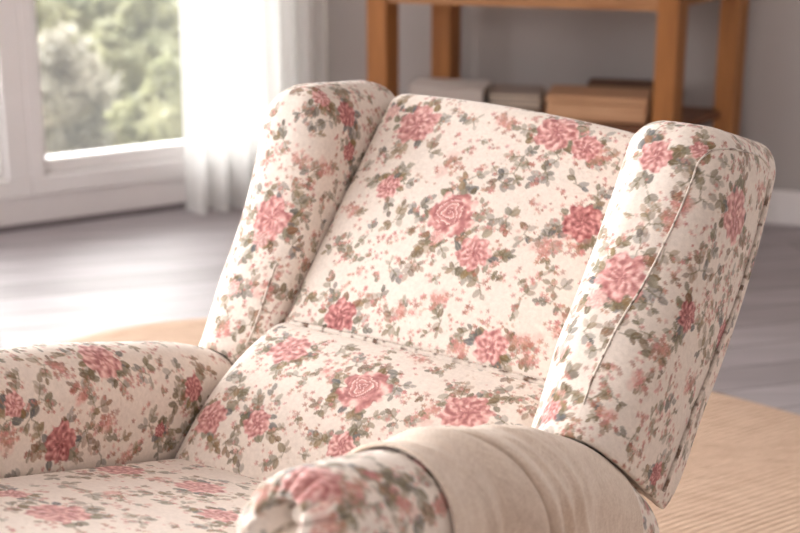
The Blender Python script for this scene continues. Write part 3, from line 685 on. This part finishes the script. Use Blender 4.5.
def window(name, t0, t1, sw, rail):
    fr = MB(); y0, y1 = -.012, .11
    fr.box((t0, y0, .108), (t1, y1, .108 + rail), .004, MW); fr.box((t0, y0, 2.19), (t1, y1, 2.25), .004, MW)
    fr.box((t0, y0, .108 + rail), (t0 + sw, y1, 2.19), .004, MW); fr.box((t1 - sw, y0, .108 + rail), (t1, y1, 2.19), .004, MW)
    o = fr.build(name, FRAMEW); tag(o, kind='structure')
    s = MB(); z0 = .108 + rail                                     # sash round the pane
    s.box((t0 + sw, .03, z0), (t1 - sw, .09, z0 + .045), .006, MW)
    s.box((t0 + sw, .03, z0 + .045), (t0 + sw + .02, .09, 2.19), .004, MW); s.box((t1 - sw - .02, .03, z0 + .045), (t1 - sw, .09, 2.19), .004, MW)
    s.build('window_sash', FRAMEW, o)
    p = MB(); p.box((t0 + sw + .02, .055, z0 + .045), (t1 - sw - .02, .061, 2.19), .001, MW); p.build('window_pane', GLASS, o)
    return o
window('window_1', .115, 1.02, .045, .062)
w2 = window('window_2', -1.0, .115, .075, .062)
window('window_3', -2.3, -1.0, .06, .062); window('window_4', -3.6, -2.3, .06, .062)

# curtain: sheer folds hanging beside the window
def curtain():
    n, m = 260, 40; t = np.linspace(0, 1, n)
    tt = .605 + (TC - .05 - .605) * t
    V = []
    for k in range(m + 1):
        h = 2.35 * k / m + .006
        am = .030 + .012 * (1 - k / m)
        y = -.10 + am * np.sin(t * 2 * math.pi * 7.5 + .5 * np.sin(t * 9) + .25 * k / m) + .010 * np.sin(t * 41 + 1.3)
        x = tt + .010 * np.sin(t * 2 * math.pi * 7.5 + 1.5) + .01 * np.sin(k / m * 3 + t * 5)
        V.append(np.stack([x, y, np.full(n, h)], 1))
    V = np.concatenate(V); V = V @ MW[:3, :3].T + MW[:3, 3]
    i = np.arange(m)[:, None]; j = np.arange(n - 1)[None]
    F = np.stack([i * n + j, i * n + j + 1, (i + 1) * n + j + 1, (i + 1) * n + j], -1).reshape(-1, 4)
    return V, F
v, f = curtain(); cu = mesh_obj('curtain', v, f, CURT)
tag(cu, 'sheer white curtain hanging in folds at the right of the window', 'curtain')
rod = MB(); rod.tube([tuple(MW[:3, :3] @ np.array([x, -.10, 2.37]) + MW[:3, 3]) for x in np.linspace(.3, TC - .03, 12)], .012, 12)
rod.build('curtain_rail', FRAMEW, cu, True)

# rug
def rug():
    c = np.array([.897, 1.401]); n = 220; th = np.linspace(0, 2 * math.pi, n, endpoint=False); ph = .625
    a, b = 1.215, 2.868
    rings = [(.0, .001), (1.0, .001), (1.003, .006), (.998, .011), (.985, .012), (0, .012)]
    V = []
    for s, z in rings:
        x, y = a * s * np.cos(th), b * s * np.sin(th)
        V.append(np.stack([c[0] + x * math.cos(ph) - y * math.sin(ph), c[1] + x * math.sin(ph) + y * math.cos(ph), np.full(n, z)], 1))
    V = np.concatenate(V); i = np.arange(len(rings) - 1)[:, None]; j = np.arange(n)[None]
    return V, np.stack([i * n + j, i * n + (j + 1) % n, (i + 1) * n + (j + 1) % n, (i + 1) * n + j], -1).reshape(-1, 4)
v, f = rug(); ru = mesh_obj('rug', v, f, RUG); tag(ru, 'tan woven jute rug lying on the grey floor under the floral armchair', 'rug')


# ------------------------------------------------------------------ chair base, arm panels (below the photo's edge) and trims
for sd in (1, -1):
    A = ARM[sd]; V, F = loft_box(.118, .34, .70, (.01, .01, .02, .02), (.03, .02), .004)
    x, y, z = V.T; b = A['b0'] + .03 + z
    P = np.column_stack([A['c'] + x - .059, b, interp(b, A['b'], A['u']) - .06 + (y - .34)])
    F = orient(P, F); mesh_obj('arm_panel', to_root(P), F, FLORAL, chair, True, print_cols('panel', P, vnormals(P, F)))
V, F = loft_box(.76, .25, .64, (.02, .02, .02, .02), (.02, .02), .005)
P = np.column_stack([V[:, 0] - .38, V[:, 2] - .50, V[:, 1] + .11]); F = orient(P, F)
mesh_obj('base', P, F, FLORAL, chair, True, print_cols('base', P, vnormals(P, F)))
for sx in (-.32, .32):
    for yy in (-.45, .09):
        m = 10; th = np.linspace(0, 2 * math.pi, 16, endpoint=False); V = []
        for z, r in ((.012, .016), (.014, .018), (.05, .021), (.10, .027), (.125, .028)): V += [(sx + r * math.cos(t), yy + r * math.sin(t), z) for t in th]
        F = [(i * 16 + j, i * 16 + (j + 1) % 16, (i + 1) * 16 + (j + 1) % 16, (i + 1) * 16 + j) for i in range(4) for j in range(16)] + [tuple(range(16))[::-1], tuple(range(64, 80))]
        mesh_obj('leg', V, F, LEGWOOD, chair, True)

# ------------------------------------------------------------------ the linen throw over the arm
def throw():
    A = ARM[1]; r = A['W'] / 2; nb = 520; nw = 170
    tb = np.linspace(0, 1, nb); arc = np.linspace(R(-62), R(90), 90); down = np.linspace(0, .30, nw - 89)[1:]
    wl = np.concatenate([(arc - arc[0]) * r, (arc[-1] - arc[0]) * r + down])         # length along the drape
    wc = (R(62)) * r                                                                   # the crest
    TB, WL = np.meshgrid(tb, wl, indexing='ij')
    over = np.clip((WL - wc) / .12, -.6, 3)                                            # 0 at the crest, 1 at the widest of the arm
    bl = -.363 + .006 * over + .004 * np.sin(WL * 22); br = .086 + .028 * np.clip(over - .6, 0, 2) + .004 * np.sin(WL * 30 + 1)
    Bv = bl + (br - bl) * TB
    bf = -.252 + .050 * np.clip(over, -.5, 1.1) + .012 * np.clip(over - 1, 0, 2)       # edge of the upper fold
    d = Bv - bf
    hang = smooth(np.clip(over * .8, 0, 1)); free = smooth((-.035 - Bv) / .05); fr2 = np.maximum(free, smooth((over - 1.25) / .3))
    off = .0034 + .0034 * np.exp(-((Bv - bl - .002) / .003) ** 2)
    lift = .62 + .38 * smooth(np.clip(over + .1, 0, 1))
    right = smooth(np.clip((d - .0005) / .0035, 0, 1)) * (.0195 - .0135 * smooth((d - .008) / .060)); left = np.exp(-(np.maximum(-d - .008, 0) / .030) ** 2) * (d < 0) * .0185 * smooth(-d / .0035)
    off = off + fr2 * lift * (right + left)
    off = off + fr2 * (.35 + .65 * hang) * (.0075 * np.exp(-((d - .060 - .014 * over) / .010) ** 2) + .0065 * np.exp(-((d + .066 + .010 * over) / .011) ** 2) + .0060 * np.exp(-((d - .105 - .008 * over) / .010) ** 2))
    off = off + fr2 * hang * (.014 * smooth(d / .012) * np.exp(-(np.maximum(d - .012, 0) / .022) ** 2) + .012 * smooth(-d / .012) * np.exp(-(np.maximum(-d - .014, 0) / .022) ** 2))
    off = off + (.0012 * np.sin(Bv * 95 + over * 1.7) * np.sin(WL * 9 + Bv * 6) + .0008 * np.sin(Bv * 210 - over * 3)) * fr2
    off = np.maximum(off, .0030)
    def surf(o):
        a = np.minimum(arc[0] + WL / r, R(90)); dn = np.clip(WL - (R(152)) * r, 0, 1)
        cr = interp(Bv, A['b'], A['u'])
        s = A['c'] + (r + o) * np.sin(a); u = cr - r + (r + o) * np.cos(a) - dn
        return np.stack([s, Bv, u], -1).reshape(-1, 3)
    top = surf(off); bot = surf(off - np.minimum(.0028, off * .55))
    V = np.concatenate([top, bot]); n = nb * nw
    i = np.arange(nb - 1)[:, None]; j = np.arange(nw - 1)[None]
    q = np.stack([i * nw + j, (i + 1) * nw + j, (i + 1) * nw + j + 1, i * nw + j + 1], -1).reshape(-1, 4)
    F = [q, q[:, ::-1] + n]
    for e in ([(k, k + 1) for k in range(nw - 1)], [((nb - 1) * nw + k + 1, (nb - 1) * nw + k) for k in range(nw - 1)],
              [((k + 1) * nw, k * nw) for k in range(nb - 1)], [(k * nw + nw - 1, (k + 1) * nw + nw - 1) for k in range(nb - 1)]):
        e = np.array(e); F.append(np.stack([e[:, 0], e[:, 1], e[:, 1] + n, e[:, 0] + n], 1))
    return V, np.concatenate(F)
V, F = throw(); W_ = to_root(V); rz = -R(YAW)
W_ = np.column_stack([W_[:, 0] * math.cos(rz) - W_[:, 1] * math.sin(rz) + ORG[0], W_[:, 0] * math.sin(rz) + W_[:, 1] * math.cos(rz) + ORG[1], W_[:, 2]])
tw = mesh_obj('throw_blanket', W_, orient(W_, F), LINEN)
tag(tw, 'plain beige linen throw draped over the floral arm of the armchair', 'blanket')

# ------------------------------------------------------------------ console table and the things on its shelf
def prism(pts, z0, z1, ins=.004):
    n = len(pts); P = np.array(pts, float); c = P.mean(0); d = P - c; Q = c + d * (1 - ins / np.linalg.norm(d, axis=1)[:, None])
    V = [(*p, z) for z, S in ((z0, Q), (z0 + ins, P), (z1 - ins, P), (z1, Q)) for p in S]
    F = [tuple(range(n))[::-1], tuple(range(3 * n, 4 * n))] + [(k * n + i, k * n + (i + 1) % n, (k + 1) * n + (i + 1) % n, (k + 1) * n + i) for k in range(3) for i in range(n)]
    return V, F
LEG = [np.array(p) for p in ((-.054, 4.66), (.812, 4.46), (1.056, 4.735), (.154, 4.98))]         # front left, front right, back right, back left
TY = math.atan2(-.20, .866); tx = np.array([math.cos(TY), math.sin(TY)]); tn = np.array([-tx[1], tx[0]])
tb0 = LEG[0]
table = empty('console_table', (tb0[0], tb0[1], 0), TY)
tag(table, 'light oak console table with a low shelf standing against the grey wall', 'table')
def tl(p): d = np.asarray(p) - tb0; return np.array([d @ tx, d @ tn])
L2 = [tl(p) for p in LEG]
for p in L2:
    dv = L2[3] - L2[0]; dv = dv / np.linalg.norm(dv) * .036; ev = np.array([.031, 0])
    m = MB(); m.add(*prism([p - ev - dv, p + ev - dv, p + ev + dv, p - ev + dv], 0, .815)); m.build('leg', OAK_Z, table)
def quad(p, q, t): 
    d = (q - p) / np.linalg.norm(q - p); n = np.array([-d[1], d[0]]); return [p + n * -t, q + n * -t, q + n * t, p + n * t]
for a, b, in ((0, 1), (1, 2), (2, 3), (3, 0)):
    m = MB(); m.add(*prism(quad(L2[a] + (L2[b] - L2[a]) * .03, L2[b] - (L2[b] - L2[a]) * .03, .03 if a == 0 else .016), .752 if a == 0 else .762, .815)); m.build('apron', OAK_X, table)
cen = sum(L2) / 4
m = MB(); m.add(*prism([p + np.array([sx * .06, sy_ * .055]) for p, sx, sy_ in zip(L2, (-1, 1, .8, -1), (-1, -1, .9, .9))], .815, .85)); m.build('table_top', OAK_X, table)
m = MB(); m.add(*prism([p + np.array([0, sy_]) for p, sy_ in zip(L2, (-.01, -.01, .01, .01))], .37, .395)); m.build('shelf', DARKWOOD, table)
ZS = .395
def item(name, c, sz, mat, label, cat, rz=TY, z=ZS, extra=None):
    o = empty(name, (c[0], c[1], z), rz); tag(o, label, cat); return o
# white book, paper stack, pale box, dark box
bk = item('book', (.165, 4.85), None, None, 'thick white closed book lying on the left of the low oak shelf', 'book')
m = MB(); m.box((-.125, -.085, .0005), (.125, .085, .006), .002); m.box((-.125, -.085, .054), (.125, .085, .06), .002); m.box((-.125, .079, .006), (.125, .085, .054), .001); m.build('cover', WHITEBOX, bk)
m = MB(); m.box((-.121, -.081, .006), (.121, .079, .054), .001); m.build('page_block', m_plain('white_pages', lin(222, 212, 206), .9, .04, 80), bk)
for k, (dx, rot, wh) in enumerate(((0, .02, 'lowest taupe folder of the small stack right of the white book'), (.006, -.03, 'middle taupe folder of the small stack right of the white book'), (-.004, .04, 'topmost taupe folder of the small stack right of the white book'))):
    z = ZS + .0005 + k * .0158
    g = item('folder', (.385, 4.82), None, None, wh, 'folder', TY + rot, z); g['group'] = 'folders stacked on the oak shelf'
    m = MB(); m.box((-.085 + dx, -.08, 0), (.085 + dx, .08, .0025), .001); m.box((-.085 + dx, -.08, .0125), (.085 + dx, .08, .015), .001); m.box((-.085 + dx, .077, .0025), (.085 + dx, .08, .0125), .001); m.build('cover', GREYBOX, g)
    m = MB(); m.box((-.082 + dx, -.077, .0027), (.082 + dx, .077, .0123), .001); m.build('paper_sheets', PAGES, g)
w = item('wooden_box', (.625, 4.62), None, None, 'pale wooden box on the right of the low oak shelf', 'box')
m = MB(); m.box((-.155, -.085, .0005), (.155, .085, .058), .004); m.build('body', PALEWOOD, w)
m = MB(); m.box((-.158, -.088, .0595), (.158, .088, .080), .004); m.build('lid', PALEWOOD, w)
d = item('storage_box', (.745, 4.80), None, None, 'dark brown low box behind the pale wooden box', 'box')
m = MB(); m.box((-.13, -.065, .0005), (.13, .065, .055), .004); m.build('body', BROWNBOX, d)
m = MB(); m.box((-.133, -.068, .056), (.133, .068, .072), .004); m.build('lid', BROWNBOX, d)

# ------------------------------------------------------------------ outside
gm = m_leafy('meadow_grass', lin(130, 128, 96), lin(176, 168, 130))
v, f = prism([A0 + DW * -9 + NW * .16, A0 + DW * 9 + NW * .16, A0 + DW * 9 + NW * 22, A0 + DW * -9 + NW * 22], -.60, -.5)
go = mesh_obj('ground', v, f, gm, None, False); tag(go, kind='structure')
LEAVES = [m_leafy('shrub_leaves_olive', lin(138, 142, 110), lin(178, 176, 142)), m_leafy('shrub_leaves_grey', lin(150, 148, 136), lin(186, 180, 166)), m_leafy('shrub_leaves_light', lin(156, 156, 122), lin(188, 186, 150))]
BARK = m_wood('shrub_bark', lin(90, 76, 66), lin(130, 112, 98), 2)
def shrub(px, py, h, rad, mat, seed):
    g = np.random.default_rng(seed); o = empty('shrub', (px, py, -.5))
    tag(o, 'pale green leafy shrub growing outside beyond the window', 'shrub', 'shrubs outside the window')
    n = 1500; c = g.normal(size=(n, 3)); c /= np.linalg.norm(c, axis=1)[:, None]; rr = g.uniform(.35, 1, n) ** .5
    lob = 1 + .22 * np.sin(c[:, 0] * 5 + seed) * np.sin(c[:, 1] * 4 + 2 * seed) + .15 * np.sin(c[:, 2] * 7)
    P = c * (rr * lob)[:, None] * np.array([rad, rad, h * .5]) + np.array([0, 0, h * .52]); P[:, 2] = np.maximum(P[:, 2], .03)
    a = g.normal(size=(n, 3)); a /= np.linalg.norm(a, axis=1)[:, None]; b = np.cross(a, c + .3); b /= np.linalg.norm(b, axis=1)[:, None]
    ln = g.uniform(.05, .095, n)[:, None]; V = np.stack([P - a * ln, P + b * ln * .42 + c * .01, P + a * ln, P - b * ln * .42 + c * .01], 1).reshape(-1, 3)
    mesh_obj('foliage', V, np.arange(n * 4).reshape(-1, 4), mat, o, False)
    m = MB()
    for k in range(5):
        t = np.linspace(0, 1, 6)[:, None]; e = np.array([g.uniform(-.6, .6) * rad, g.uniform(-.6, .6) * rad, h * .75])
        m.tube(np.array([0, 0, .0]) + e * t + np.array([0, 0, .1]) * np.sin(t * 3) , np.linspace(.018, .006, 6), 6)
    m.build('stem', BARK, o, True)
for k, (x, y, h, r_, mi) in enumerate([(-1.72, 7.3, .70, .30, 1), (-1.02, 7.1, .60, .30, 0), (-2.25, 8.4, .95, .36, 2), (-1.35, 8.3, .80, .36, 0), (-1.9, 9.6, 1.1, .46, 0), (-3.0, 9.9, 1.2, .46, 1),
        (-.85, 9.7, 1.0, .42, 1), (-2.75, 11.7, 1.5, .6, 2), (-1.35, 11.4, 1.5, .6, 1), (-4.2, 12.0, 1.6, .6, 0), (-2.2, 13.8, 2.0, .85, 0), (-4.2, 14.4, 2.0, .85, 2)]):
    shrub(x, y, h, r_, LEAVES[mi], 40 + k)

# ------------------------------------------------------------------ light
W = bpy.data.worlds.new('sky'); SC.world = W; W.use_nodes = True; wt = W.node_tree
bg = wt.nodes['Background']
# overcast sky: brightest on the window side of the house
geo = wt.nodes.new('ShaderNodeTexCoord'); dp = wt.nodes.new('ShaderNodeVectorMath'); dp.operation = 'DOT_PRODUCT'
dp.inputs[1].default_value = (NW[0], NW[1], .25); wt.links.new(geo.outputs['Generated'], dp.inputs[0])
mr = wt.nodes.new('ShaderNodeMapRange'); mr.inputs['From Min'].default_value = -.1; mr.inputs['From Max'].default_value = .8
mr.inputs['To Min'].default_value = .18; mr.inputs['To Max'].default_value = 12; wt.links.new(dp.outputs['Value'], mr.inputs['Value'])
wt.links.new(mr.outputs[0], bg.inputs[1]); bg.inputs[0].default_value = (1, .98, .965, 1)
def area(name, loc, target, sx, sy_, power, col=(1, 1, 1)):
    d = bpy.data.lights.new(name, 'AREA'); d.shape = 'RECTANGLE'; d.size = sx; d.size_y = sy_; d.energy = power; d.color = col
    o = bpy.data.objects.new(name, d); COL.objects.link(o); o.location = loc
    o.rotation_euler = (Vector(target) - Vector(loc)).to_track_quat('-Z', 'Y').to_euler(); return o
def onwall(t, y, z): return tuple(MW[:3, :3] @ np.array([t, y, z]) + MW[:3, 3])
area('daylight_left', onwall(-1.9, .5, 1.5), (0, 1.9, .7), 3.2, 2.0, 132, (1, .98, .975))
area('fill_front', (-2.6, -.6, 2.3), (0, 1.9, .7), 2.2, 1.8, 48, (1, .965, .94))  # added fill lamp inside the room, no window stands here
SC.view_settings.view_transform = 'Standard'; SC.view_settings.look = 'None'; SC.view_settings.gamma = 1; SC.view_settings.exposure = .2
SC.view_settings.use_curve_mapping = False
